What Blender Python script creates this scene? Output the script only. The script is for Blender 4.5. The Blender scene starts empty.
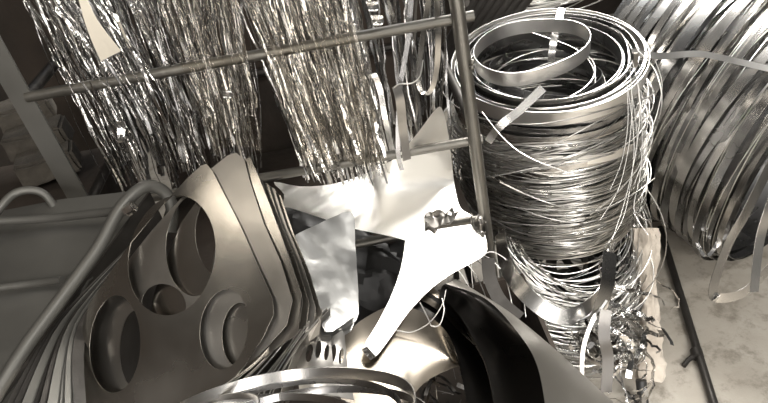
import bpy, bmesh, math, random
from mathutils import Vector, Matrix, noise
R = random.Random(7)
SC = bpy.context.scene
COL = SC.collection
PI = math.pi
V = Vector

# ------------------------------------------------------------------ camera
F_PX = 603.0
PITCH, ROLL = math.radians(36), math.radians(11)
EYE = V((0, 0, 1.75))
FW = V((0, math.cos(PITCH), -math.sin(PITCH)))
R0 = V((1, 0, 0)); U0 = V((0, math.sin(PITCH), math.cos(PITCH)))
RT = R0*math.cos(ROLL) - U0*math.sin(ROLL)
UP = R0*math.sin(ROLL) + U0*math.cos(ROLL)
cam_d = bpy.data.cameras.new('camera'); cam = bpy.data.objects.new('camera', cam_d); COL.objects.link(cam)
cam_d.sensor_width = 36; cam_d.lens = 36*F_PX/768; cam_d.clip_start = .02
M = Matrix((RT, UP, -FW)).transposed().to_4x4(); M.translation = EYE
cam.matrix_world = M
SC.camera = cam

def ray(px, py): return FW + RT*((px-384)/F_PX) + UP*((201.5-py)/F_PX)
def at(px, py, d): return EYE + ray(px, py)*d                 # point seen at a pixel, d metres deep
def onz(px, py, z):
    r = ray(px, py); return EYE + r*((z-EYE.z)/r.z)
def ony(px, py, y):
    r = ray(px, py); return EYE + r*(y/r.y)

# ------------------------------------------------------------------ materials
def mat(name): 
    m = bpy.data.materials.new(name); m.use_nodes = True
    nt = m.node_tree; return m, nt, nt.nodes['Principled BSDF']
def metal(name, col, rough=.3, var=.12, nscale=6, stretch=(1, 1, 1), bump=.1, bscale=30, colvar=.12, metallic=1.0, col2=None):
    m, nt, b = mat(name); N = nt.nodes; L = nt.links
    tc = N.new('ShaderNodeTexCoord'); mp = N.new('ShaderNodeMapping'); mp.inputs['Scale'].default_value = stretch
    L.new(tc.outputs['Object'], mp.inputs['Vector'])
    n1 = N.new('ShaderNodeTexNoise'); n1.inputs['Scale'].default_value = nscale; n1.inputs['Detail'].default_value = 6
    L.new(mp.outputs[0], n1.inputs['Vector'])
    mr = N.new('ShaderNodeMapRange'); mr.inputs[1].default_value = .3; mr.inputs[2].default_value = .7
    mr.inputs[3].default_value = max(.03, rough-var); mr.inputs[4].default_value = rough+var
    L.new(n1.outputs['Fac'], mr.inputs[0]); L.new(mr.outputs[0], b.inputs['Roughness'])
    cr = N.new('ShaderNodeValToRGB')
    c2 = col2 or tuple(c*(1-colvar*2) for c in col)
    cr.color_ramp.elements[0].position = .3; cr.color_ramp.elements[0].color = (*c2, 1)
    cr.color_ramp.elements[1].position = .7; cr.color_ramp.elements[1].color = (*col, 1)
    n3 = N.new('ShaderNodeTexNoise'); n3.inputs['Scale'].default_value = nscale*.6; n3.inputs['Detail'].default_value = 8
    L.new(mp.outputs[0], n3.inputs['Vector']); L.new(n3.outputs['Fac'], cr.inputs[0])
    oi = N.new('ShaderNodeObjectInfo'); hv = N.new('ShaderNodeHueSaturation')
    mv = N.new('ShaderNodeMapRange'); mv.inputs[3].default_value = 1-colvar; mv.inputs[4].default_value = 1+colvar*.6
    L.new(oi.outputs['Random'], mv.inputs[0]); L.new(mv.outputs[0], hv.inputs['Value'])
    L.new(cr.outputs[0], hv.inputs['Color']); L.new(hv.outputs[0], b.inputs['Base Color'])
    b.inputs['Metallic'].default_value = metallic
    if bump:
        n2 = N.new('ShaderNodeTexNoise'); n2.inputs['Scale'].default_value = bscale; n2.inputs['Detail'].default_value = 3
        L.new(mp.outputs[0], n2.inputs['Vector'])
        bp = N.new('ShaderNodeBump'); bp.inputs['Strength'].default_value = bump; bp.inputs['Distance'].default_value = .01
        L.new(n2.outputs['Fac'], bp.inputs['Height']); L.new(bp.outputs[0], b.inputs['Normal'])
    return m
MT = {
 'band':   metal('rolled steel band', (.74,.72,.69), .25, .05, 6, bump=.05, bscale=10),
 'pale':   metal('pale matt sheet', (.40,.38,.345), .46, .05, 7, bump=.03, bscale=12, colvar=.05),
 'band_lit':  metal('lit rolled band', (.93,.91,.88), .34, .05, 9, bump=.04, bscale=14, colvar=.05),  # lighter copy of the rolled band, light on the front put into colour
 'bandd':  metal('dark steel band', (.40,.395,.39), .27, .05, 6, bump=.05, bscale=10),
 'wire':   metal('bright drawn wire', (.82,.80,.76), .32, .08, 20, bump=0),
 'wired':  metal('dull drawn wire', (.5,.485,.46), .38, .08, 20, bump=0),
 'foil':   metal('crinkled bright metal', (.92,.90,.87), .2, .1, 20, bump=.35, bscale=45, colvar=.2),
 'sheet':  metal('dull cut sheet', (.50,.475,.435), .25, .08, 5, bump=.05, bscale=9),
 'sheetg': metal('grey cut sheet', (.46,.44,.41), .36, .08, 7, bump=.08, bscale=12),
 'white':  metal('glare-white satin sheet', (.97,.95,.91), .48, .04, 5, bump=.02, bscale=9, colvar=.03),  # near-white base puts part of the lamp glare into the colour
 'curl':   metal('warm-tinted curled sheet', (.30,.265,.22), .30, .05, 4, bump=.03, bscale=6),  # warm base tint stands for lamp glow reflected in the curls
 'black':  metal('near-black sheet', (.10,.095,.09), .3, .06, 4, bump=.03, bscale=6),
 'tube':   metal('worn steel tube', (.18,.17,.15), .42, .1, 18, bump=.15, bscale=40, metallic=.85),
 'bin':    metal('dull painted bin steel', (.17,.165,.15), .5, .1, 7, bump=.12, bscale=12, metallic=.6),
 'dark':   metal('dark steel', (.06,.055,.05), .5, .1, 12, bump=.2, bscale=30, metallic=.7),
 'tray':   metal('thin pressed tray metal', (.52,.515,.50), .36, .1, 9, bump=.25, bscale=16, colvar=.08),
}
def rough_mat(name, c1, c2, scale, rough=.85, bump=.4, bscale=40, stretch=(1,1,1)):
    m = metal(name, c1, rough, .08, scale, stretch, bump, bscale, .04, 0.0, c2); return m
MT['paper'] = rough_mat('pale card', (.72,.66,.55), (.6,.55,.46), 8, .7, .1)
MT['cloth'] = rough_mat('dirty sack cloth', (.66,.60,.52), (.36,.31,.26), 14, .95, .6, 60)
MT['block'] = rough_mat('old pale blocks', (.12,.105,.085), (.05,.043,.035), 14, .9, .8, 40)
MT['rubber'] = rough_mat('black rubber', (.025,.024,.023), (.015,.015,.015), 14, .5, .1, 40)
MT['wall'] = rough_mat('dark brown wall', (.055,.04,.03), (.02,.016,.012), 6, .9, .5, 20)

def floor_mat():
    m, nt, b = mat('stained concrete floor'); N = nt.nodes; L = nt.links
    tc = N.new('ShaderNodeTexCoord')
    n1 = N.new('ShaderNodeTexNoise'); n1.inputs['Scale'].default_value = 2.2; n1.inputs['Detail'].default_value = 10; n1.inputs['Roughness'].default_value = .62
    L.new(tc.outputs['Object'], n1.inputs['Vector'])
    cr = N.new('ShaderNodeValToRGB'); e = cr.color_ramp.elements
    e[0].position = .3; e[0].color = (.25,.22,.18,1); e[1].position = .72; e[1].color = (.44,.41,.36,1)
    L.new(n1.outputs['Fac'], cr.inputs[0])
    n2 = N.new('ShaderNodeTexNoise'); n2.inputs['Scale'].default_value = 13; n2.inputs['Detail'].default_value = 12; n2.inputs['Roughness'].default_value = .75
    L.new(tc.outputs['Object'], n2.inputs['Vector'])
    c2 = N.new('ShaderNodeValToRGB'); e = c2.color_ramp.elements
    e[0].position = .36; e[0].color = (.5,.48,.45,1); e[1].position = .5; e[1].color = (1,1,1,1)
    L.new(n2.outputs['Fac'], c2.inputs[0])
    mx = N.new('ShaderNodeMix'); mx.data_type = 'RGBA'; mx.blend_type = 'MULTIPLY'; mx.inputs[0].default_value = .8
    L.new(cr.outputs[0], mx.inputs[6]); L.new(c2.outputs[0], mx.inputs[7]); L.new(mx.outputs[2], b.inputs['Base Color'])
    b.inputs['Roughness'].default_value = .55
    bp = N.new('ShaderNodeBump'); bp.inputs['Strength'].default_value = .25; bp.inputs['Distance'].default_value = .01
    L.new(n2.outputs['Fac'], bp.inputs['Height']); L.new(bp.outputs[0], b.inputs['Normal'])
    return m
def film_mat():
    m = bpy.data.materials.new('clear crinkled film'); m.use_nodes = True; nt = m.node_tree; N = nt.nodes; L = nt.links
    N.remove(N['Principled BSDF']); out = N['Material Output']
    tr = N.new('ShaderNodeBsdfTransparent'); tr.inputs[0].default_value = (.97,.96,.94,1)
    gl = N.new('ShaderNodeBsdfGlossy'); gl.inputs['Roughness'].default_value = .13; gl.inputs[0].default_value = (1,.97,.92,1)
    mix = N.new('ShaderNodeMixShader')
    tc = N.new('ShaderNodeTexCoord'); mp = N.new('ShaderNodeMapping'); mp.inputs['Scale'].default_value = (60, 60, 3.5)
    mp.inputs['Rotation'].default_value = (0, -.22, 0)
    n = N.new('ShaderNodeTexNoise'); n.inputs['Scale'].default_value = 1.4; n.inputs['Detail'].default_value = 4
    L.new(tc.outputs['Object'], mp.inputs[0]); L.new(mp.outputs[0], n.inputs['Vector'])
    mr = N.new('ShaderNodeMapRange'); mr.inputs[1].default_value = .38; mr.inputs[2].default_value = .72; mr.inputs[3].default_value = .0; mr.inputs[4].default_value = .16
    L.new(n.outputs['Fac'], mr.inputs[0]); L.new(mr.outputs[0], mix.inputs[0])
    bp = N.new('ShaderNodeBump'); bp.inputs['Strength'].default_value = .9; bp.inputs['Distance'].default_value = .006
    L.new(n.outputs['Fac'], bp.inputs['Height']); L.new(bp.outputs[0], gl.inputs['Normal'])
    L.new(tr.outputs[0], mix.inputs[1]); L.new(gl.outputs[0], mix.inputs[2]); L.new(mix.outputs[0], out.inputs[0])
    return m
MT['floor'] = floor_mat(); MT['film'] = film_mat()

# ------------------------------------------------------------------ object helpers
def tag(o, label=None, cat=None, group=None, kind=None):
    if label: o['label'] = label
    if cat: o['category'] = cat
    if group: o['group'] = group
    if kind: o['kind'] = kind
    return o
def link(name, bm, m, parent=None, smooth=True, sharp=40):
    me = bpy.data.meshes.new(name)
    bmesh.ops.recalc_face_normals(bm, faces=bm.faces)
    if smooth:
        for f in bm.faces: f.smooth = True
        a = math.radians(sharp)
        for e in bm.edges:
            if len(e.link_faces) == 2 and e.calc_face_angle(0) > a: e.smooth = False
    # put the origin at the middle of the base so each object sits where it stands
    if parent is None and bm.verts:
        lo = V((min(v.co.x for v in bm.verts), min(v.co.y for v in bm.verts), min(v.co.z for v in bm.verts)))
        hi = V((max(v.co.x for v in bm.verts), max(v.co.y for v in bm.verts), max(v.co.z for v in bm.verts)))
        og = V(((lo.x+hi.x)/2, (lo.y+hi.y)/2, lo.z))
        for v in bm.verts: v.co -= og
    else: og = V((0,0,0))
    bm.to_mesh(me); bm.free()
    me.materials.append(MT[m])
    o = bpy.data.objects.new(name, me); COL.objects.link(o); o.location = og
    if parent: 
        o.parent = parent; o.matrix_parent_inverse = Matrix.Translation(-parent.location)
    return o
def empty(name, loc):
    o = bpy.data.objects.new(name, None); COL.objects.link(o); o.location = loc; o.empty_display_size = .05
    return o

def ribbon(bm, pts, wdirs, w, t, closed=False):
    n = len(pts); rows = []
    for i in range(n):
        a = pts[(i-1) % n] if (closed or i > 0) else pts[i]
        b = pts[(i+1) % n] if (closed or i < n-1) else pts[i]
        T = (b-a).normalized(); W = wdirs[i] if isinstance(wdirs, list) else wdirs
        W = (W - T*W.dot(T)).normalized(); Nn = T.cross(W)
        ww = (w[i] if isinstance(w, list) else w)/2
        rows.append([bm.verts.new(pts[i]+W*(sx*ww)+Nn*(sy*t/2)) for sx, sy in ((-1,-1),(1,-1),(1,1),(-1,1))])
    for i in range(n if closed else n-1):
        p, q = rows[i], rows[(i+1) % n]
        for k in range(4):
            bm.faces.new((p[k], p[(k+1)%4], q[(k+1)%4], q[k]))
    if not closed:
        bm.faces.new(rows[0][::-1]); bm.faces.new(rows[-1])
def tube(bm, pts, r, closed=False, seg=6):
    n = len(pts); rows = []; ref = None
    for i in range(n):
        a = pts[(i-1) % n] if (closed or i > 0) else pts[i]
        b = pts[(i+1) % n] if (closed or i < n-1) else pts[i]
        T = (b-a).normalized()
        if ref is None: ref = T.orthogonal()
        ref = (ref - T*ref.dot(T)).normalized(); B = T.cross(ref)
        rr = r[i] if isinstance(r, list) else r
        rows.append([bm.verts.new(pts[i] + (ref*math.cos(2*PI*k/seg)+B*math.sin(2*PI*k/seg))*rr) for k in range(seg)])
    for i in range(n-1):
        p, q = rows[i], rows[i+1]
        for k in range(seg): bm.faces.new((p[k], p[(k+1)%seg], q[(k+1)%seg], q[k]))
    if closed:
        p, q = rows[-1], rows[0]
        off = min(range(seg), key=lambda s: (q[s].co-p[0].co).length)
        for k in range(seg): bm.faces.new((p[k], p[(k+1)%seg], q[(k+1+off)%seg], q[(k+off)%seg]))
    else:
        bm.faces.new(rows[0][::-1]); bm.faces.new(rows[-1])
def smooth(pts, sub=6, closed=False):
    out = []; n = len(pts)
    rng = n if closed else n-1
    for i in range(rng):
        if closed: p0, p1, p2, p3 = pts[(i-1)%n], pts[i], pts[(i+1)%n], pts[(i+2)%n]
        else: p0, p1, p2, p3 = pts[max(i-1,0)], pts[i], pts[i+1], pts[min(i+2,n-1)]
        for s in range(sub):
            t = s/sub
            out.append(.5*((2*p1)+(p2-p0)*t+(2*p0-5*p1+4*p2-p3)*t*t+(3*p1-p0-3*p2+p3)*t**3))
    if not closed: out.append(pts[-1].copy())
    return out
def box(bm, c, s, mtx=None):
    r = bmesh.ops.create_cube(bm, size=1)
    for v in r['verts']:
        v.co = V((v.co.x*s[0], v.co.y*s[1], v.co.z*s[2]))
        if mtx: v.co = mtx @ v.co
        v.co += c
def hoop(C, A, rad, wob=.03, tilt=.05, n=72, a0=0, a1=2*PI, flat=1.0, lift=.0, ph0=None):
    """points round an uneven loop about axis A"""
    A = (A + V((R.gauss(0,tilt), R.gauss(0,tilt), R.gauss(0,tilt)*.3))).normalized()
    X = A.orthogonal().normalized() if abs(A.z) < .95 else V((1,0,0)); X = (X-A*X.dot(A)).normalized(); Y = A.cross(X)
    p = [R.uniform(0, 2*PI) for _ in range(4)]; k = [R.gauss(0, wob) for _ in range(3)]
    h = [R.gauss(0, lift), R.gauss(0, lift*.7)]
    closed = abs((a1-a0) - 2*PI) < 1e-6
    pts = []
    for i in range(n):
        a = a0 + (a1-a0)*i/(n if closed else n-1)
        r = rad*(1 + k[0]*math.cos(2*a+p[0]) + k[1]*.6*math.cos(3*a+p[1]) + k[2]*.3*math.cos(5*a+p[2]))
        pts.append(C + X*(r*math.cos(a)) + Y*(r*flat*math.sin(a)) + A*(h[0]*math.cos(2*a+p[3]) + h[1]*math.cos(3*a+p[1])))
    return pts, A, closed
def band_loop(name, C, A, rad, w, t=.0012, m='band', label=None, cat='metal band', group=None, **kw):
    pts, A, cl = hoop(C, A, rad, **kw)
    bm = bmesh.new(); ribbon(bm, pts, A, w, t, cl)
    return tag(link(name, bm, m), label, cat, group)
def wire_loop(name, C, A, rad, r=.0018, m='wire', label=None, cat='wire', group=None, **kw):
    pts, A, cl = hoop(C, A, rad, **kw)
    bm = bmesh.new(); tube(bm, pts, r, cl, 5)
    return tag(link(name, bm, m), label, cat, group)

class Plane:
    def __init__(s, a, b, c):                # three points; facing the camera
        s.o = a; n = (b-a).cross(c-a).normalized()
        if n.dot(EYE-a) < 0: n = -n
        s.n = n; s.x = (b-a).normalized(); s.y = n.cross(s.x)
    def uv(s, px, py):
        r = ray(px, py); t = (s.o-EYE).dot(s.n)/r.dot(s.n); p = EYE + r*t - s.o
        return (p.dot(s.x), p.dot(s.y))
    def P(s, u, v, h=0): return s.o + s.x*u + s.y*v + s.n*h
def fillet(poly, sub=5):
    pts = [V((p[0], p[1], 0)) for p in poly]
    return [(p.x, p.y) for p in smooth(pts, sub, True)]
def ell(cx, cy, rx, ry, rot=0, n=48):
    c, s = math.cos(rot), math.sin(rot)
    return [(cx+rx*math.cos(a)*c-ry*math.sin(a)*s, cy+rx*math.cos(a)*s+ry*math.sin(a)*c) for a in [2*PI*i/n for i in range(n)]]
def sheet(name, pl, outline, holes, t, m, warp=None, cuts=14, parent=None, uvspace=False, h0=0):
    """flat or bent plate with real thickness, cut to an outline with holes"""
    bm = bmesh.new()
    def loop(pts):
        vs = [bm.verts.new((*(p if uvspace else pl.uv(*p)), 0)) for p in pts]
        return [bm.edges.new((vs[i], vs[(i+1) % len(vs)])) for i in range(len(vs))]
    es = loop(outline)
    for h in holes: es += loop(h)
    bmesh.ops.triangle_fill(bm, use_beauty=True, use_dissolve=False, edges=es, normal=(0,0,1))
    us = [v.co.x for v in bm.verts]; vs_ = [v.co.y for v in bm.verts]
    if warp:
        for i in range(1, cuts):
            for ax, arr in ((0, us), (1, vs_)):
                lo, hi = min(arr), max(arr); c = lo+(hi-lo)*i/cuts
                co = V((c,0,0)) if ax == 0 else V((0,c,0)); no = V((1,0,0)) if ax == 0 else V((0,1,0))
                bmesh.ops.bisect_plane(bm, geom=bm.verts[:]+bm.edges[:]+bm.faces[:], dist=1e-6, plane_co=co, plane_no=no)
        u0, u1, v0, v1 = min(us), max(us), min(vs_), max(vs_)
        for v in bm.verts: v.co.z = warp((v.co.x-u0)/(u1-u0), (v.co.y-v0)/(v1-v0), v.co.x, v.co.y)
    top = bm.faces[:]
    ret = bmesh.ops.extrude_face_region(bm, geom=top)
    for v in [g for g in ret['geom'] if isinstance(g, bmesh.types.BMVert)]: v.co.z -= t
    for v in bm.verts: v.co = pl.P(v.co.x, v.co.y, v.co.z+h0)
    return link(name, bm, m, parent, sharp=35)

# ------------------------------------------------------------------ setting
bm = bmesh.new(); box(bm, V((0,1.5,-.05)), (9,9,.1)); tag(link('floor', bm, 'floor', smooth=False), kind='structure')
bm = bmesh.new(); box(bm, V((0,4.2,1.5)), (9,.1,3)); tag(link('wall_back', bm, 'wall', smooth=False), kind='structure')
bm = bmesh.new(); box(bm, V((-2.1,1.5,1.5)), (.1,9,3)); tag(link('wall_left', bm, 'wall', smooth=False), kind='structure')

# ------------------------------------------------------------------ cage
YC = 1.17
XL, XR = -.675, .235
cage = empty('steel_cage', V(((XL+XR)/2, YC+.3, 0)))
tag(cage, 'upright tubular steel cage with round rails holding the hanging shiny strips', 'cage')
def part_tube(name, pts, r, parent, m='tube', label=None, seg=14):
    bm = bmesh.new(); tube(bm, pts, r, False, seg); o = link(name, bm, m, parent)
    if label: o['label'] = label
    return o
pr0, pr1 = ony(490, 258, YC-.02), ony(455, -10, YC-.02)
dx = (pr1-pr0)/(pr1.z-pr0.z)
post = part_tube('post', [pr0 - dx*pr0.z, pr1 + dx*.35], .0145, cage)
for py in (62, 67): 
    c = ony(472, py*1.0, YC-.034); bm = bmesh.new(); bmesh.ops.create_uvsphere(bm, u_segments=12, v_segments=8, radius=.006)
    for v in bm.verts: v.co += c
    link('bolt', bm, 'tube', post)
# flat angle post on the left
bm = bmesh.new(); box(bm, V((XL-.01, YC+.03, .875)), (.045,.006,1.75)); box(bm, V((XL-.03, YC+.055, .875)), (.006,.05,1.75)); link('post', bm, 'bin', cage, smooth=False)
for (x, y) in ((XL, YC+.62), (XR, YC+.62)):
    part_tube('post', [V((x,y,0)), V((x,y,1.75))], .014, cage, 'dark')
def rail(a, b, r=.011, m='tube'): return part_tube('rail', [a, b], r, cage, m)
zr = ony(452, 20, YC).z; zl = ony(470, 139, YC).z
rail(V((XL, YC+.03, zr)), V((XR+.01, YC-.01, zr+.004)))
rail(V((XL, YC+.02, zl)), V((XR+.01, YC-.01, zl)), .011)
zq = ony(460, 221, YC).z
rail(V((-.2, YC+.0, zq-.01)), V((XR+.01, YC-.01, zq)), .011)
for z in (zr, zl, .3):
    rail(V((XL, YC+.03, z)), V((XL, YC+.62, z)), .012, 'dark'); rail(V((XR, YC+.03, z+.02)), V((XR, YC+.62, z+.02)), .012, 'dark')
    rail(V((XL, YC+.62, z)), V((XR, YC+.62, z)), .012, 'dark')
bm = bmesh.new(); box(bm, V(((XL+XR)/2, YC+.32, .74)), (.88,.58,.02)); link('shelf', bm, 'wall', cage, smooth=False)
bm = bmesh.new(); box(bm, V(((XL+XR)/2, YC+.64, .95)), (.9,.006,1.6)); o = link('shade_panel', bm, 'wall', cage, smooth=False)  # added dark panel, stands for the shade behind and below the strips

# ------------------------------------------------------------------ hanging strips
def hang(n, xt, xb, yr, ybot, wr, m, label, group, name='metal_strip', crink=.0013, cat='strip', tw=1.2):
    for i in range(n):
        f = (i+R.random())/n
        y = YC + R.uniform(*yr)
        a = ony(xt[0]+(xt[1]-xt[0])*f+R.gauss(0,3), -14, y+.05); b = ony(xb[0]+(xb[1]-xb[0])*f+R.gauss(0,4), R.uniform(*ybot), y)
        if b.z < .76: b.z = .76
        k = 15; pts = []; wd = []; ph = R.uniform(0, PI); rate = R.gauss(0, tw); bow = R.gauss(0,.008)
        jx = jy = 0
        for s in range(k):
            t = s/(k-1); jx = jx*.5+R.gauss(0, crink); jy = jy*.5+R.gauss(0, crink)
            pts.append(a.lerp(b, t)+V((jx+bow*math.sin(PI*t), jy, 0)))
            an = ph + rate*t + R.gauss(0,.22)
            wd.append(V((math.cos(an), math.sin(an), 0)))
        bm = bmesh.new(); w = R.uniform(*wr)
        ribbon(bm, pts, wd, [w*R.uniform(.7,1.1) for _ in pts], .0007)
        tag(link(name, bm, 'bandd' if m == 'foil' and i % 5 in (1,3) else m, sharp=25), label, cat, group)
hang(130, (16,236), (112,262), (-.035,.20), (95,200), (.002,.007), 'foil', 'crinkled shiny metal strip hanging in the left part of the cage', 'crinkled strips hanging in the left of the cage')
hang(150, (236,352), (304,388), (-.04,.11), (150,186), (.002,.0075), 'foil', 'crinkled bright metal strip in the dense bundle right of the cage middle', 'crinkled strips in the bright middle bundle', crink=.0015)
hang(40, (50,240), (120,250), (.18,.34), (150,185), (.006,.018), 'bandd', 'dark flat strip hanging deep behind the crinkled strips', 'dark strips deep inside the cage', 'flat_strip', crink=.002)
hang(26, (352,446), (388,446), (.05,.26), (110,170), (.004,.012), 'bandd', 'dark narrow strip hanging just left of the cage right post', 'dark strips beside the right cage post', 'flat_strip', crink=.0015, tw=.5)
hang(10, (360,440), (395,440), (.03,.12), (120,165), (.003,.008), 'band', 'pale narrow strip hanging just left of the cage right post', 'pale strips beside the right cage post', 'flat_strip', crink=.0015, tw=.5)
# the finest shreds between the strips, too many and too fine to count
def shreds(n, xt, xb, yr, ybot, label):
    bm = bmesh.new()
    for i in range(n):
        f = R.random(); y = YC+R.uniform(*yr)
        a = ony(xt[0]+(xt[1]-xt[0])*f, -14, y+.05); b = ony(xb[0]+(xb[1]-xb[0])*f, R.uniform(*ybot), y)
        ph = R.uniform(0, PI); pts = [a.lerp(b, k/11)+V((R.gauss(0,.0022), R.gauss(0,.0022), 0)) for k in range(12)]
        ribbon(bm, pts, [V((math.cos(ph+R.gauss(0,.2)), math.sin(ph+R.gauss(0,.2)), 0)) for _ in pts], R.uniform(.0012,.003), .0005)
    tag(link('metal_shreds', bm, 'foil', sharp=25), label, 'metal shreds', kind='stuff')
shreds(110, (16,236), (112,262), (-.03,.2), (80,190), 'hair-fine metal shreds hanging between the strips in the left of the cage')
shreds(170, (236,352), (304,388), (-.035,.11), (130,184), 'hair-fine bright metal shreds hanging in the dense middle bundle')
# clear film draped over the bundles
def film(x0t, x1t, x0b, x1b, yb, off, label, seed):
    bm = bmesh.new(); nx, nz = 90, 24; g = []
    for j in range(nz+1):
        row = []
        for i in range(nx+1):
            u, v = i/nx, j/nz
            px = (x0t+(x1t-x0t)*u)*(1-v)+(x0b+(x1b-x0b)*u)*v; py = -16+(yb+16)*v + 9*noise.noise(V((u*4,seed,1)))*v
            h = .013*noise.noise(V((u*16, v*1.6, seed)))+.006*noise.noise(V((u*45, v*3, seed+4)))
            row.append(bm.verts.new(ony(px, py, YC+off+h)))
        g.append(row)
    for j in range(nz):
        for i in range(nx): bm.faces.new((g[j][i], g[j][i+1], g[j+1][i+1], g[j+1][i]))
    top = bm.faces[:]; ret = bmesh.ops.extrude_face_region(bm, geom=top)
    for v in [q for q in ret['geom'] if isinstance(q, bmesh.types.BMVert)]: v.co.y += .0004
    tag(link('plastic_film', bm, 'film'), label, 'plastic film')
film(150, 236, 215, 262, 150, -.022, 'clear crinkled plastic film over the left hanging strips', 2.3)
film(238, 345, 305, 386, 163, -.03, 'clear crinkled plastic film stretched over the bright middle bundle of strips', 7.7)

# pale pointed offcut and hanging clips
pl = Plane(ony(80,0,YC-.03), ony(125,55,YC-.03), ony(95,60,YC-.035))
o = sheet('sheet_offcut', pl, [(74,-20),(79,-20),(98,18),(121,51),(101,61),(96,48),(86,20)], [], .002, 'paper', warp=lambda a,b,u,v: .012*math.sin(a*PI))
tag(o, 'pale pointed triangular offcut caught in the left hanging strips', 'offcut')
pl = Plane(ony(115,120,YC-.02), ony(128,120,YC-.02), ony(120,145,YC-.02))
for sh, lab in (((116,122),'small bright folded metal tab hanging low in the left strips'), ((222,92),'tiny bright metal tab at the gap between the two strip bundles'), ((366,2),'small bright bent tab at the top beside the right bundle'), ((371,16),'small bright square tab just under the upper bent tab')):
    x, y = sh; w, h = (8,20) if y > 100 else (10,5) if y > 50 else (12,9)
    pl = Plane(ony(x,y,YC-.035), ony(x+w,y,YC-.035), ony(x,y+h,YC-.035))
    o = sheet('metal_tab', pl, [(x,y),(x+w*.5,y-1),(x+w,y+1),(x+w+1,y+h*.6),(x+w*.8,y+h),(x+w*.3,y+h+1)], [], .001, 'foil', warp=lambda a,b,u,v: .006*math.sin(b*PI*2), cuts=6)
    tag(o, lab, 'metal tab')
# long strap loops left of the right post
def strap(pxs, d, w, m, label, name='metal_strap', wdir=None, t=.0012, cat='strap', group=None, sub=7):
    ds = d if isinstance(d, (list, tuple)) else [d]*len(pxs)
    pts = smooth([at(p[0], p[1], dd) for p, dd in zip(pxs, ds)], sub)
    bm = bmesh.new(); ribbon(bm, pts, wdir or RT, w, t)
    return tag(link(name, bm, m), label, cat, group)
def wirepx(pxs, d, r, m, label, name='loose_wire', closed=False, group=None, cat='wire'):
    ds = d if isinstance(d, (list, tuple)) else [d]*len(pxs)
    pts = smooth([at(p[0], p[1], dd) for p, dd in zip(pxs, ds)], 8, closed)
    bm = bmesh.new(); tube(bm, pts, r*.8, closed, 6)
    return tag(link(name, bm, m), label, cat, group)
strap([(436,-12),(438,30),(437,65),(432,88),(424,94),(418,80),(421,50),(427,10),(430,-12)], [1.18,1.2,1.24,1.26,1.27,1.27,1.26,1.24,1.22], .013, 'band', 'long narrow steel strap looped in a U beside the right cage post', wdir=(RT+FW*.6).normalized())
strap([(412,-12),(408,40),(400,90),(398,150),(402,170)], [1.2,1.24,1.28,1.34,1.37], .01, 'bandd', 'straight dark strap hanging left of the U shaped strap')
strap([(370,78),(374,75),(380,90),(385,118),(392,150)], [1.27,1.26,1.28,1.3,1.36], .012, 'band', 'hooked pale strap at the right edge of the bright bundle')
strap([(396,86),(400,100),(403,130),(407,160)], [1.24,1.25,1.3,1.33], .02, 'sheetg', 'short broad grey strap standing behind the white sheet', wdir=(RT+FW*.5).normalized())
wirepx([(393,88),(400,84),(412,83),(420,76),(423,60)], 1.17, .0016, 'wire', 'short pale curved wire in front of the dark straps')
# ------------------------------------------------------------------ left background
def block(px, py, d, s, lab, rz=0.0):
    bm = bmesh.new(); mt = Matrix.Rotation(rz, 3, 'Z'); box(bm, V((0,0,0)), s, mt)
    bmesh.ops.bevel(bm, geom=bm.edges[:], offset=.008, segments=2, affect='EDGES')
    bmesh.ops.subdivide_edges(bm, edges=bm.edges[:], cuts=3, use_grid_fill=True)
    c = at(px, py, d)
    for v in bm.verts: v.co += V((1,1,1))*.006*noise.noise(v.co*18+c) + c
    tag(link('stone_block', bm, 'block'), lab, 'block')
zb = 0
block(48, 163, 1.72, (.16,.1,.075), 'pale rough block, lowest of those left of the cage post', .3)
block(38, 138, 1.75, (.17,.1,.075), 'pale rough block in the middle of the pile left of the cage post', .2)
block(26, 112, 1.78, (.15,.1,.07), 'pale rough block, topmost of those left of the cage post', .35)
# plinth that carries them
c = at(46, 180, 1.74); bm = bmesh.new(); box(bm, V((c.x-.05, c.y+.03, (c.z-.02)/2)), (.4,.3,c.z-.02)); tag(link('plinth', bm, 'wall', smooth=False), 'dark brown plinth under the pale blocks at the far left', 'plinth')
a, b = at(-60,-40,2.02), at(20,-40,2.02); c3, d4 = V((b.x+.1, b.y-.1, 0)), V((a.x+.1, a.y-.1, 0))
bm = bmesh.new(); f = bm.faces.new([bm.verts.new(p) for p in (a,b,c3,d4)])
r = bmesh.ops.extrude_face_region(bm, geom=[f])
for v in [q for q in r['geom'] if isinstance(q, bmesh.types.BMVert)]: v.co += FW*.03
board = tag(link('board', bm, 'wall', smooth=False), 'dark brown leaning board at the far left edge behind the cage', 'board')

bn = (b-a).cross(c3-a).normalized()
def on_board(x, y):
    r = ray(x, y); return EYE + r*((a-EYE).dot(bn)/r.dot(bn))
for i, (x, y) in enumerate(((3,52),(6,60),(10,67),(13,80),(17,86),(14,66),(19,92),(4,57))):
    bm = bmesh.new(); bmesh.ops.create_icosphere(bm, subdivisions=1, radius=.004); c = on_board(x, y)
    for v in bm.verts: v.co += c
    link('rivet', bm, 'foil', board)['label'] = 'small bright rivet'
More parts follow.
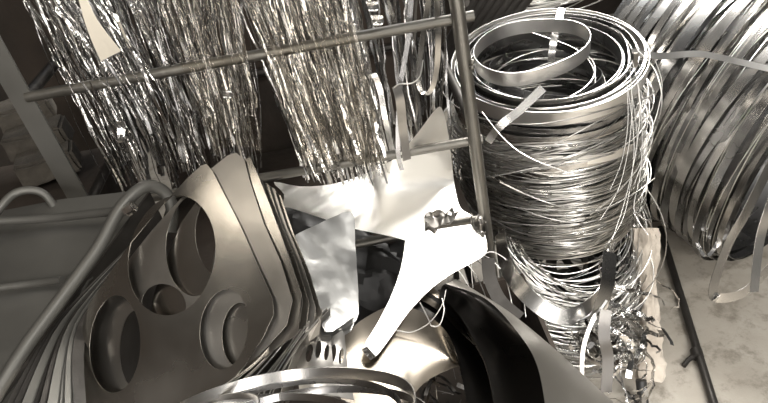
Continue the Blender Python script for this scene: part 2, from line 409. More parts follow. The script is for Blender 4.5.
# ------------------------------------------------------------------ left bin trolley
binr = empty('scrap_bin', at(60,300,1.15)); binr.location.z = 0
tag(binr, 'dull grey steel bin with round tube frame at the lower left', 'bin')
pb = Plane(at(0,215,1.28), at(150,195,1.22), at(20,400,1.02))
body = sheet('body_panel', pb, [(-60,222),(60,198),(130,190),(146,188),(150,198),(120,240),(60,330),(0,420),(-80,420)], [], .004, 'bin',
      warp=lambda a,b,u,v: .012*math.exp(-((b-.52)/.035)**2)+.008*math.exp(-((b-.25)/.03)**2) - .05*max(0,b-.85)*4*max(0,b-.85), cuts=26, parent=binr)
def tp(pxs, d, r, lab=None, m='bin'):
    ds = d if isinstance(d,(list,tuple)) else [d]*len(pxs)
    return part_tube('frame_tube', smooth([at(p[0],p[1],dd) for p,dd in zip(pxs,ds)], 8), r, binr, m, lab, 14)
tp([(-22,425),(20,355),(60,300),(98,248),(118,212),(136,192),(150,186),(164,192),(172,208),(170,232)], [.98,1.02,1.07,1.11,1.13,1.15,1.17,1.19,1.2,1.2], .0125)
tp([(-20,222),(40,219),(90,214),(126,210)], [1.2,1.2,1.17,1.14], .0085)
tp([(-20,236),(0,208),(14,194),(30,190),(44,194),(54,206)], [1.2,1.22,1.24,1.25,1.26,1.27], .0085)
tp([(-20,290),(30,284),(62,280)], [1.12,1.12,1.1], .007)
bm = bmesh.new(); bmesh.ops.create_cone(bm, segments=6, radius1=.011, radius2=.011, depth=.02, cap_ends=True)
c = at(130,209,1.12)
for v in bm.verts: v.co = Matrix.Rotation(1.2,3,'Y') @ v.co + c
link('bolt', bm, 'foil', binr, smooth=False)
# side wall under the tube down to the floor
p1, p2 = at(-20,424,1.0), at(150,192,1.2)
bm = bmesh.new(); vs = [bm.verts.new(p) for p in (p1, p2, V((p2.x,p2.y,0)), V((p1.x,p1.y,0)))]; f = bm.faces.new(vs)
r = bmesh.ops.extrude_face_region(bm, geom=[f])
for v in [q for q in r['geom'] if isinstance(q, bmesh.types.BMVert)]: v.co += V((-.005,0,0))
link('side_panel', bm, 'dark', binr, smooth=False)

# ------------------------------------------------------------------ container that carries the sheets
cont = empty('scrap_container', V((-.12,.86,0)))
tag(cont, 'low dark steel container under the punched sheets and curled sheets', 'container')
for nm, c, s in (('side_wall', V((-.12,1.10,.33)), (.86,.01,.62)), ('side_wall', V((-.12,.47,.33)), (.86,.01,.62)), ('side_wall', V((-.55,.785,.33)), (.01,.64,.62)), ('side_wall', V((.31,.785,.33)), (.01,.64,.62)), ('base_plate', V((-.12,.785,.02)), (.86,.64,.04))):
    bm = bmesh.new(); box(bm, c, s); link(nm, bm, 'wall', cont, smooth=False)

# ------------------------------------------------------------------ punched sheets
ps = Plane(at(205,170,1.12), at(120,345,1.05), at(270,320,.98))
AXO = [(203,167),(208,165),(214,172),(226,196),(242,228),(258,264),(275,300),(276,316),(266,338),(246,368),(215,400),(200,440),(10,440),(44,385),(80,328),(104,292),(136,246),(166,208),(190,180)]
def shift(pts, dx, dy, s=1, cx=190, cy=280): return [(cx+(p[0]-cx)*s+dx, cy+(p[1]-cy)*s+dy) for p in pts]
H1 = ell(176,257,41,60,.18); H2 = ell(120,345,25,48,.10); H3 = ell(226,330,24,40,.12)
bend = lambda a,b,u,v: .012*math.sin(a*PI*1.2)+.006*math.sin(b*6)
o = sheet('punched_sheet', ps, AXO, [H1,H2,H3], .0015, 'sheet', warp=bend)
tag(o, 'frontmost pointed punched sheet with three large oval openings, lower left', 'punched sheet')
def punched(dx, dy, h, outline, holes, m, lab, ph, grp=None):
    o = sheet('punched_sheet', ps, shift(outline,dx,dy), [shift(q,dx,dy) for q in holes], .0015, m, warp=lambda a,b,u,v: .012*math.sin(a*PI*1.2+ph*.12)+.004*math.sin(b*6+ph*.2), h0=h)
    tag(o, lab, 'punched sheet', grp)
BX = [(226,154),(234,151),(242,158),(248,180),(262,222),(280,262),(292,300),(286,325),(262,350),(200,400),(110,400),(70,380),(72,352),(96,308),(122,268),(152,232),(184,196),(206,172)]
punched(0,0,-.012,BX,[ell(197,244,30,52,.1),ell(163,304,22,20,.2,), ell(131,348,15,38,.1), ell(236,334,17,32,.1)],'sheetg','second punched sheet whose tip rises behind the frontmost pointed one',1)
BX2 = [(238,156),(248,152),(256,170),(268,200),(286,250),(300,290),(296,330),(250,360),(190,390),(150,380),(140,340),(150,290),(180,220),(205,185)]
punched(-2,2,-.022,BX2,[ell(222,232,27,44,-.05),ell(272,300,10,30,-.3)],'sheet','third punched sheet showing nested round rims behind the second',2)
CX = [(252,185),(258,178),(264,182),(276,220),(292,262),(304,304),(300,325),(270,345),(220,350),(205,300),(220,240),(238,205)]
for i, (dx, dy, h, m, lab) in enumerate(((-8,-6,-.032,'sheetg','narrow grey punched sheet right behind the three pointed ones'),
        (-4,-4,-.042,'sheet','narrow punched sheet with slotted oval, second of the right-hand ones'),
        (0,-1,-.052,'sheetg','narrow punched sheet, third of the right-hand ones with rounded tip'),
        (4,4,-.062,'sheet','rearmost narrow punched sheet next to the stacked trays'))):
    punched(dx,dy,h,CX,[ell(270,232,6,20,-.35),ell(262,290,12,30,-.35)],m,lab,3+i)
for i in range(14):                                                     # parallel sheet edges between the round openings
    f = i/13; x = 200+f*84; y = 412-f*12
    pts = [at(x+R.gauss(0,1), y, .95), at(x+(322-x)*.5+R.gauss(0,1), y-48, 1.0), at(300+f*30, 312+f*4+R.gauss(0,2), 1.05)]
    bm = bmesh.new(); ribbon(bm, smooth(pts,5), (FW+RT*.25-UP*.4*R.uniform(.6,1.4)).normalized(), R.uniform(.03,.06), .0015)
    tag(link('sheet_offcut', bm, R.choice(['sheet','sheetg','band'])), 'slender sheet offcut leaning in the row between the round openings and the trays', 'offcut', 'leaning offcuts before the trays')
for i in range(9):
    f = i/8; x = 40+f*60
    pts = [at(8+i*9, 410, .96), at(60+f*22, 322+f*6, 1.07), at(128+f*8-6*i*.2, 250+f*12, 1.12)]
    bm = bmesh.new(); ribbon(bm, smooth(pts,6), (RT*.5+FW+UP*R.uniform(-.3,.3)).normalized(), R.uniform(.008,.022), .0015)
    tag(link('sheet_offcut', bm, R.choice(['dark','tube','bin'])), 'slender sheet offcut wedged beside the bin tube frame', 'offcut', 'offcuts wedged beside the bin')
pS = Plane(at(300,330,1.04), at(345,330,1.04), at(320,385,.98))
for i, (dx, lab) in enumerate(((0,'small grey sheet with a row of oval slots before the trays'),(14,'small pale slotted sheet just right of the other slotted one'))):
    o = sheet('slotted_sheet', pS, shift([(296,350),(306,328),(322,318),(330,330),(334,372),(340,395),(300,395)],dx,0), [ell(310+dx,356,3.6,10,.1,20), ell(319+dx,352,3,10,.1,20), ell(327+dx,354,2.4,9,.1,20)], .0015, 'sheetg', warp=bend, cuts=8, h0=-.015*i)
    tag(o, lab, 'slotted sheet')

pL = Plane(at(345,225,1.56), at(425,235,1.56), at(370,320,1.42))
o = sheet('shade_sheet', pL, [(262,200),(300,205),(350,212),(412,222),(440,262),(432,300),(400,335),(350,345),(300,340),(280,280)], [], .002, 'rubber', warp=lambda a,b,u,v: .06*noise.noise(V((a*5,b*5,2)))+.02*noise.noise(V((a*14,b*14,5))), cuts=26)  # added dark sheet, stands for the shade in this gap
tag(o, 'crumpled black sheet added as shade in the gap between the trays and the white sheet', 'shade sheet')
# ------------------------------------------------------------------ nested trays
pt = Plane(at(300,230,1.12), at(355,215,1.2), at(320,330,1.02))
TO = [(293,232),(297,226),(340,213),(349,211),(354,218),(358,250),(363,290),(364,312),(360,322),(336,338),(326,338),(316,318),(305,290),(297,262)]
n = 9
for i in range(n):
    k = n-1-i
    o = sheet('shallow_tray', pt, shift([(294,240),(297,234),(342,214),(350,213),(354,219),(357,250),(360,290),(360,308),(356,316),(332,333),(326,333),(316,318),(305,290),(297,262)], R.gauss(0,1.2)+k*.6, R.gauss(0,1)+k*.5), [], .001, 'tray', h0=-.006*k,
        warp=lambda a,b,u,v: -.007*(1-math.exp(-8*min(a,1-a,b,1-b)))*1.6 + .002*noise.noise(V((a*7,b*7,k*3.1))) + .0022*abs(math.sin(a*11+.4*math.sin(b*9))), cuts=18)
    tag(o, 'thin pressed metal tray of the nested stack left of the white sheet' if k else 'topmost thin pressed metal tray with rounded corners, left of the white sheet', 'tray', None if k==0 else 'nested trays under the topmost one')

# ------------------------------------------------------------------ bright white sheet
pw = Plane(at(280,185,1.42), at(480,245,1.40), at(370,352,1.10))
WO = [(274,182),(300,187),(330,185),(360,176),(385,163),(394,158),(410,140),(428,112),(440,93),(447,90),(450,120),(452,160),(455,190),(460,208),(468,214),(480,222),(486,240),(486,253),(474,262),(452,274),(430,290),(408,313),(390,338),(374,357),(364,347),(378,322),(392,294),(401,268),(405,243),(403,239),(380,233),(350,227),(318,217),(290,208),(283,206),(284,194)]
KN = [0]
def wwarp(a,b,u,v):
    q = pw.P(u,v); r = q-EYE; d = r.dot(FW); py = 201.5 - r.dot(UP)/d*F_PX; px = 384+r.dot(RT)/d*F_PX
    t = max(0, (185-py)/90) * max(0, min(1,(px-370)/50))
    return -.06*t*t + .002*math.sin(a*9)
o = sheet('star_shaped_offcut', pw, fillet(WO,3), [], .0015, 'white', warp=wwarp, cuts=22)
for v in o.data.vertices:
    p = v.co + o.location; q = p-EYE; d = q.dot(FW); px = 384+q.dot(RT)/d*F_PX; py = 201.5-q.dot(UP)/d*F_PX
    t = max(0, min(1, (198-py)/50))*max(0, min(1, (px-350)/45)); t = t*t*(3-2*t)
    d2 = (ony(px, py, YC-.04)-EYE).dot(FW) + max(0, px-395)*.0022
    v.co = EYE + q*((d*(1-t)+min(d,d2)*t)/d) - o.location
tag(o, 'large bright white sheet offcut with curved arms in the middle, hooked on the post', 'sheet offcut')
pk = Plane(at(425,225,1.24), at(450,222,1.24), at(430,238,1.22))
for i,(pp,lab) in enumerate((([(424,222),(430,216),(437,214),(446,219),(452,213),(458,220),(450,228),(440,230),(432,238),(425,236)],'crumpled torn metal scrap on the white sheet near the post'),
     ([(470,222),(478,220),(486,226),(484,242),(476,238),(470,230)],'small crumpled grey scrap between the white sheet and the post'))):
    o = sheet('crumpled_scrap', pk, pp, [], .002, 'sheetg', warp=lambda a,b,u,v: .022*noise.noise(V((a*4.5,b*4.5,i*5)))+.01, cuts=10, h0=.008)
    tag(o, lab, 'scrap')
pts = [at(432,226,1.245), at(478,219,1.30)]
bm = bmesh.new(); tube(bm, pts, .009, False, 12); tag(link('short_rod', bm, 'tube'), 'short round steel rod lying across the white sheet towards the post', 'rod')
# folded end lip
pts = [at(364,348,1.018), at(373,358,1.018)]; bm = bmesh.new(); ribbon(bm, pts, (UP*.9-FW*.2), .012, .0015); tag(link('bent_lip', bm, 'foil'), 'small bent metal lip at the lower tip of the white sheet', 'metal lip')

# ------------------------------------------------------------------ curled sheets, bottom centre
def curl(name, rimA, rimB, m, lab, t=.0015, bulge=0., grp=None):
    """a bent sheet lofted between two 3D edges"""
    A = smooth([at(*p) for p in rimA], 8); B = smooth([at(*p) for p in rimB], 8)
    n = max(len(A), len(B))
    def samp(P, f):
        x = f*(len(P)-1); i = min(int(x), len(P)-2); return P[i].lerp(P[i+1], x-i)
    bm = bmesh.new(); g = []; k = 12
    for i in range(n+1):
        a, b = samp(A, i/n), samp(B, i/n)
        g.append([bm.verts.new(a.lerp(b, j/k)+FW*(bulge*math.sin(PI*j/k))) for j in range(k+1)])
    for i in range(n):
        for j in range(k): bm.faces.new((g[i][j], g[i][j+1], g[i+1][j+1], g[i+1][j]))
    bmesh.ops.recalc_face_normals(bm, faces=bm.faces); bm.normal_update()
    nn = {v: v.normal.copy() for v in bm.verts}
    r = bmesh.ops.extrude_face_region(bm, geom=bm.faces[:])
    for v in [q for q in r['geom'] if isinstance(q, bmesh.types.BMVert)]: v.co += FW*t
    return tag(link(name, bm, m), lab, 'curled sheet', grp)
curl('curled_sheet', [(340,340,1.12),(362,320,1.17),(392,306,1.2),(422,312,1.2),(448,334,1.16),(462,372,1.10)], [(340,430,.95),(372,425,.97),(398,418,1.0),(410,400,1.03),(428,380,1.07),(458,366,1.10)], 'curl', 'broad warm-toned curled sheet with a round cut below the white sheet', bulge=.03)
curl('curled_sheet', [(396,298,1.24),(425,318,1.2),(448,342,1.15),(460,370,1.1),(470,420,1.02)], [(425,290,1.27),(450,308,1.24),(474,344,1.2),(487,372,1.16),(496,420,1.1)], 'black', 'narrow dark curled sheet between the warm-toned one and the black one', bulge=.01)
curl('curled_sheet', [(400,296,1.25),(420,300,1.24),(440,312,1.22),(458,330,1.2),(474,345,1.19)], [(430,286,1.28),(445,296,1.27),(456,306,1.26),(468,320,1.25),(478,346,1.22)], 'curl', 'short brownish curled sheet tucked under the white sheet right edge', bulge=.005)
curl('curled_sheet', [(440,296,1.22),(458,314,1.18),(476,344,1.13),(488,372,1.08),(497,425,1.0)], [(450,284,1.3),(488,300,1.3),(520,334,1.26),(540,368,1.2),(550,425,1.1)], 'black', 'wide curled sheet with its shadowed inside painted black, curving down to the bottom edge', bulge=.06)  # inside of the curl in shadow, shade put into a near-black base
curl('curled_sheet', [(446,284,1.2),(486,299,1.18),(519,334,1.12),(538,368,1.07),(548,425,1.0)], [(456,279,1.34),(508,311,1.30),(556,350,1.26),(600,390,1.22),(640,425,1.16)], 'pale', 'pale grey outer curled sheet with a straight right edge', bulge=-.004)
wirepx([(420,302),(428,318),(432,326),(440,324),(444,310),(442,298)], 1.14, .0016, 'wired', 'thin wire loop hanging below the right edge of the white sheet')
wirepx([(395,330),(412,332),(430,322),(442,305),(446,290)], 1.16, .0016, 'wired', 'thin curved wire crossing the curled sheets below the white sheet')
# small debris in the dark opening
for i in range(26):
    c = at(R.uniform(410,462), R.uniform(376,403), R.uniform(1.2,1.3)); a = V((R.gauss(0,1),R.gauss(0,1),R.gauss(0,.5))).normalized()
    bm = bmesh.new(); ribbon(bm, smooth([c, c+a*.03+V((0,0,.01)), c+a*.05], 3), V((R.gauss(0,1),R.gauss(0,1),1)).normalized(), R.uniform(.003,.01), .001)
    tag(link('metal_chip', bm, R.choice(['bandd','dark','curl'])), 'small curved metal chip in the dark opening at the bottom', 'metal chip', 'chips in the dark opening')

# ------------------------------------------------------------------ front hoops, bottom edge
for i, (cx, cy, d, rad, w, m, lab) in enumerate((
     (272,424,.66,.160,.015,'band','widest flat steel hoop at the bottom edge before the punched sheets'),
     (266,434,.67,.155,.010,'bandd','darker steel hoop directly under the widest one at the bottom edge'),
     (252,438,.68,.125,.010,'band','thin steel hoop nested inside the widest bottom hoop'),
     (300,440,.66,.150,.010,'bandd','steel hoop shifted right at the bottom edge'),
     (200,418,.72,.07,.008,'sheetg','small steel hoop at the left of the bottom hoops'),
     )):
    band_loop('steel_hoop', at(cx,cy,d), (V((0,.55,.85))+V((.06,0,0))).normalized(), rad, w, .0015, m, lab, 'hoop', wob=.012, tilt=.015, lift=.002)

# ------------------------------------------------------------------ tall coil stack
TC = at(546, 56, 1.72)         # top centre
TX, TY = TC.x, TC.y
UPZ = V((0,0,1))
AX = (at(548,60,1.72)-V((TX+.02,TY-.04,0))).normalized()
def tcz(z): return V((TX+.02*(1-z/TC.z), TY-.05*(1-z/TC.z), z))
zt = TC.z
for i in range(11):
    band_loop('steel_band', tcz(zt-.012-R.uniform(0,.03))+V((R.gauss(0,.004),R.gauss(0,.004),0)), UPZ+V((-.05,-.12,0)), .27-.0065*i+R.gauss(0,.002), R.uniform(.04,.055), .0012, 'band_lit' if i < 3 else 'bandd' if i%3 else 'band',
       'coiled flat steel band in the top ring of the tall coil stack', group='bands round the top of the tall coil stack', wob=.012, tilt=.02)
for i in range(12):
    band_loop('steel_band', tcz(zt-.055-.014*i)+V((R.gauss(0,.008),R.gauss(0,.008),0)), UPZ, .262+R.gauss(0,.006), R.uniform(.018,.034), .0012, R.choice(['band_lit','band','bandd']),
       'flat steel band wound under the top ring of the tall coil stack', group='bands just under the top ring', wob=.02, tilt=.09)
# loops inside the mouth
band_loop('inner_band_loop', at(530,50,1.66), UPZ+V((-.05,-.10,0)), .158, .042, .0012, 'band_lit', 'bright flat band loop lying inside the mouth of the tall coil stack', wob=.03, tilt=.0, flat=.85)
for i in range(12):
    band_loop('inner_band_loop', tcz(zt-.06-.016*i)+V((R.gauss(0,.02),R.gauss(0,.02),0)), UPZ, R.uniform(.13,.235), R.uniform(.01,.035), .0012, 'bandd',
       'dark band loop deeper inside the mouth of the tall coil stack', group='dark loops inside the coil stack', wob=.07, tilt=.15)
for i in range(10):
    wire_loop('inner_wire_loop', tcz(zt-.07-.02*i)+V((R.gauss(0,.02),R.gauss(0,.02),0)), UPZ, R.uniform(.10,.22), .0016, 'wire', 'thin wire loop inside the mouth of the tall coil stack', group='wires inside the coil stack', wob=.08, tilt=.16)
strap([(562,8),(558,22),(553,45),(551,62)], [1.80,1.76,1.74,1.76], .02, 'band', 'short flat strap hanging over the far rim of the tall coil stack', wdir=RT)
strap([(543,88),(520,110),(500,126),(488,142)], [1.40,1.41,1.42,1.45], .02, 'band', 'twisted bright strap slanting across the front of the tall coil stack', wdir=(RT*.7-UP*.7).normalized())
# dense dark winding fills in the shaded core behind the wires, then the wires
for i in range(16):
    z = zt-.20-.022*i
    band_loop('steel_band', tcz(z), UPZ, .222+R.gauss(0,.006), .034, .0012, 'bandd', 'dark steel band wound beneath the wires of the tall coil stack', group='dark bands beneath the wires', wob=.015, tilt=.04)
nw = 215
for i in range(nw):
    f = i/nw; z = zt-.16-f*.37+R.gauss(0,.012); rr = (.262 - .03*max(0,f-.55)**1.2*2) + R.gauss(0,.008)
    wire_loop('wire_hoop', tcz(z)+V((R.gauss(0,.008),R.gauss(0,.008),0)), UPZ, rr, R.uniform(.0014,.0025), 'wire' if R.random() < .78 else 'wired', 'thin wire hoop wound round the tall coil stack', group='wire hoops of the tall coil stack', wob=.018, tilt=.055, lift=.006, n=56)
for i in range(42):                                                     # loose bulging wires left of the stack
    z = zt-.05-R.random()*.42
    wire_loop('wire_hoop', tcz(z)+V((-.022+R.gauss(0,.012),R.gauss(0,.012),0)), UPZ+V((-.08,0,0)), .277+R.gauss(0,.01), R.uniform(.0012,.002), 'wired', 'dull loose wire hoop bulging out behind the cage post', group='dull loose wires beside the cage post', wob=.04, tilt=.12, lift=.015, n=56)
# loose dangling wires on the right
loose = [[(636,48),(655,70),(662,100),(655,130),(640,165),(615,195),(590,215)],[(632,60),(640,100),(636,150),(625,200),(612,240)],[(630,70),(632,110),(628,150),(618,190),(600,220)],[(640,90),(650,120),(646,150),(634,185)],[(637,80),(642,130),(640,175),(634,210),(648,235)],[(626,75),(628,120),(622,160),(610,190)],[(655,60),(662,85),(655,120),(640,150)],[(632,95),(637,140),(630,180)],[(628,90),(634,150),(624,215),(604,248)]]
for i, p in enumerate(loose):
    wirepx(p, 1.52, .0022 if i == 0 else .0016, 'wire' if i == 0 else 'wired', 'pale long wire arching out from the right rim of the tall coil stack' if i == 0 else 'loose wire end dangling down the right side of the tall coil stack', group=None if i == 0 else 'loose wires right of the coil stack')
wirepx([(500,182),(540,200),(590,212),(630,196),(655,178)], [1.36,1.32,1.36,1.46,1.5], .002, 'wire', 'bright wire sweeping across the front of the wire winding')
wirepx([(482,112),(505,140),(530,158),(575,175)], [1.42,1.38,1.34,1.33], .0016, 'wire', 'thin wire running diagonally over the upper wire winding')
bm = bmesh.new(); box(bm, V((0,0,0)), (.014,.012,.04)); c = at(635,60,1.56)
for v in bm.verts: v.co += c
bmesh.ops.bevel(bm, geom=bm.edges[:], offset=.002, segments=1, affect='EDGES')
tag(link('binding_clip', bm, 'tube'), 'small dark clip holding the right rim of the tall coil stack', 'clip')

# ------------------------------------------------------------------ lower ribbon coils
LB = V((TX+.03, TY-.17, 0))
for i in range(70):
    z = .05+.36*(i/70)+R.gauss(0,.012)
    band_loop('ribbon_coil', LB+V((R.gauss(0,.012),R.gauss(0,.012)-.01,z+.05)), UPZ+V((.1,-.8,0)), .20+R.gauss(0,.025), R.uniform(.006,.02), .001, R.choice(['band','band','bandd','foil']), 'narrow ribbon loop in the loose coil under the tall stack', group='ribbon loops under the tall stack', wob=.05, tilt=.12, lift=.01, n=60)
for i in range(60):
    z = .16+.30*R.random()
    wire_loop('wire_hoop', LB+V((R.gauss(0,.015),R.gauss(0,.015)-.01,z+.06)), UPZ+V((.1,-.8,0)), .215+R.gauss(0,.025), .0018, 'wire', 'thin wire hoop among the ribbon loops under the tall stack', group='wires among the lower ribbon loops', wob=.04, tilt=.12, lift=.01, n=56)
strap([(500,232),(505,262),(522,290),(548,312),(572,316),(595,300),(608,272),(612,245)], [1.5,1.42,1.36,1.33,1.33,1.37,1.43,1.5], .036, 'band', 'wide bright band sagging in a half loop under the wire winding', wdir=(FW*.25+UP*.9+RT*.4).normalized())
strap([(610,252),(607,285),(596,310),(575,322)], [1.38,1.36,1.35,1.34], .045, 'bandd', 'wide dark band hanging on the right below the wire winding', wdir=(RT*.8+UP*.2+FW*.5).normalized())
strap([(606,310),(604,335),(608,360),(606,392)], [1.34,1.34,1.36,1.38], .026, 'black', 'broad short grey band hanging straight down near the foot of the tall stack', wdir=RT)
strap([(606,300),(592,322),(583,350),(582,380)], [1.36,1.35,1.36,1.38], .009, 'band', 'bright short band slanting left at the foot of the tall stack', wdir=RT)
strap([(488,258),(490,278),(500,300),(520,318)], [1.38,1.36,1.35,1.33], .03, 'dark', 'dark band stub hanging directly under the cage right post', wdir=RT)
for i in range(5):
    wirepx([(440+i*11,300-i*4),(436+i*12,280-i*6),(446+i*13,262-i*2),(462+i*14,275),(478+i*12,305+i*3)], 1.42, .0015, 'wired', 'thin wire arc in the dark gap below the cage post', group='wire arcs below the cage post')

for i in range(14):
    band_loop('ribbon_coil', LB+V((0,R.gauss(0,.01)+.02,.16+.02*i)), UPZ+V((.1,-.8,0)), .15+R.gauss(0,.012), .05, .001, 'dark', 'dark broad ribbon loop inside the coil under the tall stack', group='dark loops inside the lower coil', wob=.05, tilt=.1, n=48)  # added dark backing, stands for shade in the hollow of the coil
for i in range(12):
    band_loop('ribbon_coil', LB+V((R.gauss(0,.02),R.gauss(0,.02)+.03,.12+.02*i)), UPZ+V((.1,-.7,0)), R.uniform(.04,.12), .04, .001, 'dark', 'small dark ribbon loop in the heart of the coil under the tall stack', group='small dark loops inside the lower coil', wob=.08, tilt=.2, n=40)  # more dark fill for the same shaded hollow
# crumpled bright scrap right of the stack
for i in range(60):
    px, py = R.uniform(606,652), R.uniform(222,392); lim = 642-max(0,(py-290))*.12
    if px > lim: px = lim-R.uniform(0,20)
    c = onz(px, py, 0); f = R.uniform(.69,.88); base = EYE.lerp(c, f)
    a = R.uniform(0, 2*PI); r = R.uniform(.035,.09); pts = []
    X = V((R.gauss(0,1),R.gauss(0,1),R.gauss(0,1))).normalized(); Y = X.orthogonal().normalized(); Z = X.cross(Y)
    for s in range(14):
        t = 0 if s == 0 else t+.19
        pts.append(base + Y*(r*math.cos(a+t)) + Z*(r*1.3*math.sin(a+t)) + X*(.004*s) + V((R.gauss(0,.003),R.gauss(0,.003),R.gauss(0,.003))))
    bm = bmesh.new(); ribbon(bm, pts, (X+V((R.gauss(0,.3),R.gauss(0,.3),0))).normalized(), R.uniform(.004,.014), .0008)
    tag(link('ribbon_curl', bm, R.choice(['foil','band','foil','bandd'])), 'crumpled bright ribbon curl in the tangle right of the tall stack', 'ribbon curl', 'crumpled curls right of the tall stack')
for i in range(18):
    f = i/17
    C = onz(607+R.gauss(0,6), 345+f*30-15, .16)
    band_loop('ribbon_coil', C+V((0,0,.16*f-.05)), UPZ+V((.2,-.25,0)), .085+R.gauss(0,.01), R.uniform(.005,.012), .001, R.choice(['band','foil']), 'small ribbon loop in the low coil at the right foot of the stack', group='small ribbon loops at the right foot', wob=.06, tilt=.15, n=40)
# pale sack
A = onz(650,370,.07); B = at(643,232,1.75)
bm = bmesh.new(); rows = []
for j in range(26):
    t = j/25; c = (at(647+3*math.sin(t*5), 378-t*150, 1.96-.1*t*t)); r = .034+.007*math.sin(t*9)+(.018 if t < .15 else 0)
    row = []
    for k in range(28):
        a = 2*PI*k/28; q = r*(.95+.35*noise.noise(V((math.cos(a)*1.6, math.sin(a)*1.6, t*9)))+.3*noise.noise(V((math.cos(a)*4, math.sin(a)*4, t*26)))+.12*math.sin(a*5+t*4))
        row.append(bm.verts.new(c+RT*(q*math.cos(a)*.95)+FW*(q*math.sin(a))))
    rows.append(row)
for j in range(25):
    for k in range(28): bm.faces.new((rows[j][k], rows[j][(k+1)%28], rows[j+1][(k+1)%28], rows[j+1][k]))
bm.faces.new(rows[0][::-1]); bm.faces.new(rows[-1])
tag(link('cloth_sack', bm, 'cloth'), 'creased dirty pale cloth sack standing between the coils and the floor pipe', 'sack')
# dark foot with side handle
ft = empty('pipe_stub', onz(645,400,0)); tag(ft, 'black pipe stub with a side knob at the bottom edge under the sack', 'pipe')
part_tube('pipe', [at(645,420,1.86), at(641,380,1.86)], .016, ft, 'rubber')
part_tube('side_handle', smooth([at(640,398,1.84), at(632,397,1.83), at(626,394,1.83)],4), .008, ft, 'rubber')

# ------------------------------------------------------------------ floor pipe
pa, pb_ = onz(660,228,.02), onz(722,430,.02)
fp = empty('floor_pipe', onz(690,330,0)); tag(fp, 'long thin dark steel pipe lying on the concrete floor at the right', 'pipe')
part_tube('pipe', [pa, pb_], .013, fp, 'dark')
q = onz(697,354,.02)
part_tube('bracket', [q, q+V((-.035,-.012,-.004)), q+V((-.06,-.03,-.006))], .008, fp, 'dark')
bm = bmesh.new(); bmesh.ops.create_cone(bm, segments=14, radius1=.019, radius2=.019, depth=.03, cap_ends=True)
M2 = (pb_-pa).to_track_quat('Z','Y').to_matrix()
for v in bm.verts: v.co = M2 @ v.co + q
link('collar', bm, 'dark', fp)

# ------------------------------------------------------------------ big leaning coil on the right
NA = (RT*.56 - UP*.54 - FW*.62).normalized()          # the open end looks down and right
c0, c1 = at(672,68,2.45), at(800,178,2.05)
nb = 130
for i in range(nb):
    f = i/(nb-1); C = c0.lerp(c1, f) + V((R.gauss(0,.012),R.gauss(0,.012),R.gauss(0,.012)))
    rr = .52 - .07*f + R.gauss(0,.014)
    low = C.z - rr*math.sqrt(max(0,1-NA.z**2))
    if low < .06: C.z += .06-low
    band_loop('coil_band', C, NA, rr, R.uniform(.014,.034), .0012, R.choice(['band','bandd','bandd','band','bandd']), 'flat steel band loop of the big leaning coil at the right', group='band loops of the big leaning coil', wob=.025, tilt=.07, n=80)
for i in range(46):
    f = R.random(); C = c0.lerp(c1, f)
    rr = .53 - .07*f + R.gauss(0,.012); low = C.z - rr*math.sqrt(max(0,1-NA.z**2))
    if low < .06: C.z += .06-low
    wire_loop('wire_hoop', C, NA, rr, .0016, 'wire', 'thin wire hoop strung over the big leaning coil at the right', group='wires over the big leaning coil', wob=.02, tilt=.07, n=70)
for i in range(34):
    f = i/33; C = c0.lerp(c1, f); rr = .49-.07*f
    low = C.z - rr*math.sqrt(max(0,1-NA.z**2))
    if low < .08: C.z += .08-low
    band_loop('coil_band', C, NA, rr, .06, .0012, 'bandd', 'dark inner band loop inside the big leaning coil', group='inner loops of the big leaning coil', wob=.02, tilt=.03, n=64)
strap([(632,52),(660,56),(700,54),(740,62),(790,74)], [1.6,1.66,1.68,1.68,1.66], .02, 'band_lit', 'long flat strap lying across the big coil from the tall stack', wdir=(UP*.9+FW*.3).normalized())
strap([(790,130),(768,170),(745,215),(728,245),(713,290),(722,298),(745,292),(768,270),(790,250)], [1.4,1.42,1.44,1.46,1.48,1.49,1.5,1.5,1.5], .026, 'band', 'loose flat strap hanging from the big coil, bent back near the floor', wdir=(RT*.95-UP*.35+FW*.3).normalized())
strap([(790,140),(772,200),(760,240),(754,292)], [1.38,1.4,1.43,1.45], .024, 'band', 'straight hanging strap end at the right edge', wdir=(RT*.95-UP*.3+FW*.2).normalized())
strap([(690,215),(696,240),(706,256),(718,240),(715,215)], [2.0,1.98,1.97,1.98,2.0], .012, 'bandd', 'small strap loop drooping under the big leaning coil', wdir=RT)

# ------------------------------------------------------------------ behind the stack at the top
for i in range(26):
    wire_loop('wire_hoop', at(535+R.gauss(0,8),-22+R.gauss(0,5),2.3), UPZ, .28+R.gauss(0,.02), .0022, R.choice(['wire','wired']), 'wire hoop of the coil behind the tall stack at the top edge', group='wire hoops of the coil at the top edge', wob=.04, tilt=.08, n=56)
for i in range(7):
    p = at(478+i*9, -8, 2.0); q2 = at(450+i*7, 42, 2.1); q2 = p+(q2-p)*((p.z-.022)/(p.z-q2.z))
    bm = bmesh.new(); tube(bm, [p, q2], .02, False, 10); tag(link('dark_rod', bm, 'dark'), 'dark round bar lying behind the cage post and the coil stack', 'bar', 'dark bars behind the coil stack')

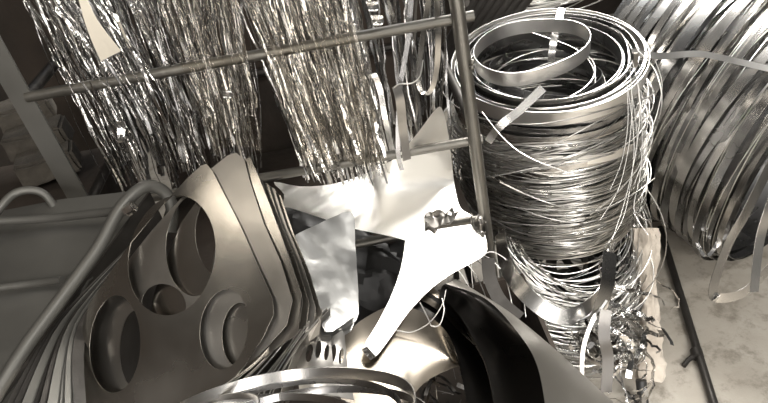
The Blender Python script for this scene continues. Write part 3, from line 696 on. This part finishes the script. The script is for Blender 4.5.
# ------------------------------------------------------------------ light
def area(name, loc, target, size, energy, col=(1,.96,.9), sy=None):
    l = bpy.data.lights.new(name, 'AREA'); l.energy = energy; l.color = col; l.size = size
    if sy: l.shape = 'RECTANGLE'; l.size_y = sy
    o = bpy.data.objects.new(name, l); COL.objects.link(o); o.location = loc
    o.rotation_euler = (V(target)-V(loc)).to_track_quat('-Z','Y').to_euler(); return o
sc_ = at(400,240,1.2); vdir = (EYE-sc_).normalized(); mir = (2*pw.n*vdir.dot(pw.n)-vdir).normalized()
print('MIRROR', mir, 'N', pw.n, 'TOP', TC, 'punched n', ps.n, 'mir', (2*ps.n*(-FW).dot(ps.n)+FW))
key = sc_ + mir*2.2
area('lamp_key', key, sc_, .9, 100, (1,.97,.92), sy=.7)
area('lamp_overhead', (1.3,-.3,3.3), (.6,1.5,.4), 1.6, 45, (1,.98,.94), sy=.3)
area('lamp_overhead', (-.9,-1.6,2.9), (-.1,1.2,.8), 1.6, 40, (1,.97,.92), sy=.35)
area('lamp_overhead', (.3,3.3,3.2), (.3,1.4,.5), 1.6, 18, (.85,.92,1), sy=.3)
area('reflection_fill', (.9,-1.5,1.0), (.7,1.4,.7), .5, 30, (1,.97,.93), sy=2.0)  # added strip light behind the camera for upright metal to reflect, no doorway
area('reflection_fill', (-.5,-1.4,.9), (-.2,1.2,.9), .35, 22, (1,.95,.9), sy=1.8)  # second added strip light, reflected by the hanging strips
area('lamp_overhead', (-1.1,.65,3.1), (-.1,.9,.9), .9, 5, (1,.9,.76), sy=.25)  # extra lamp added to lift the punched sheets with a soft highlight
area('floor_fill', (.9,-1.1,1.9), (.9,-.8,0), 1.2, 80, (1,.97,.92), sy=.5).data.spread = 2.2  # added light, brightens the floor behind the camera for the bands to reflect
w = bpy.data.worlds.new('workshop_stand_in'); SC.world = w; w.use_nodes = True; nt = w.node_tree; N = nt.nodes; L = nt.links
tc = N.new('ShaderNodeTexCoord'); mp = N.new('ShaderNodeMapping'); mp.inputs['Scale'].default_value = (1,1,1.6)
nz = N.new('ShaderNodeTexNoise'); nz.inputs['Scale'].default_value = 3.6; nz.inputs['Detail'].default_value = 3  # made-up bright and dark patches for the metal to reflect
L.new(tc.outputs['Generated'], mp.inputs[0]); L.new(mp.outputs[0], nz.inputs['Vector'])
cr = N.new('ShaderNodeValToRGB'); e = cr.color_ramp.elements
e[0].position = .44; e[0].color = (.016,.015,.013,1); e[1].position = .72; e[1].color = (.8,.78,.74,1)
e2 = e.new(.55); e2.color = (.11,.107,.10,1)
L.new(nz.outputs['Fac'], cr.inputs[0]); L.new(cr.outputs[0], N['Background'].inputs[0]); N['Background'].inputs[1].default_value = 1.0

vs = SC.view_settings; vs.view_transform = 'Standard'; vs.look = 'None'; vs.exposure = -.08; vs.gamma = 1; vs.use_curve_mapping = False
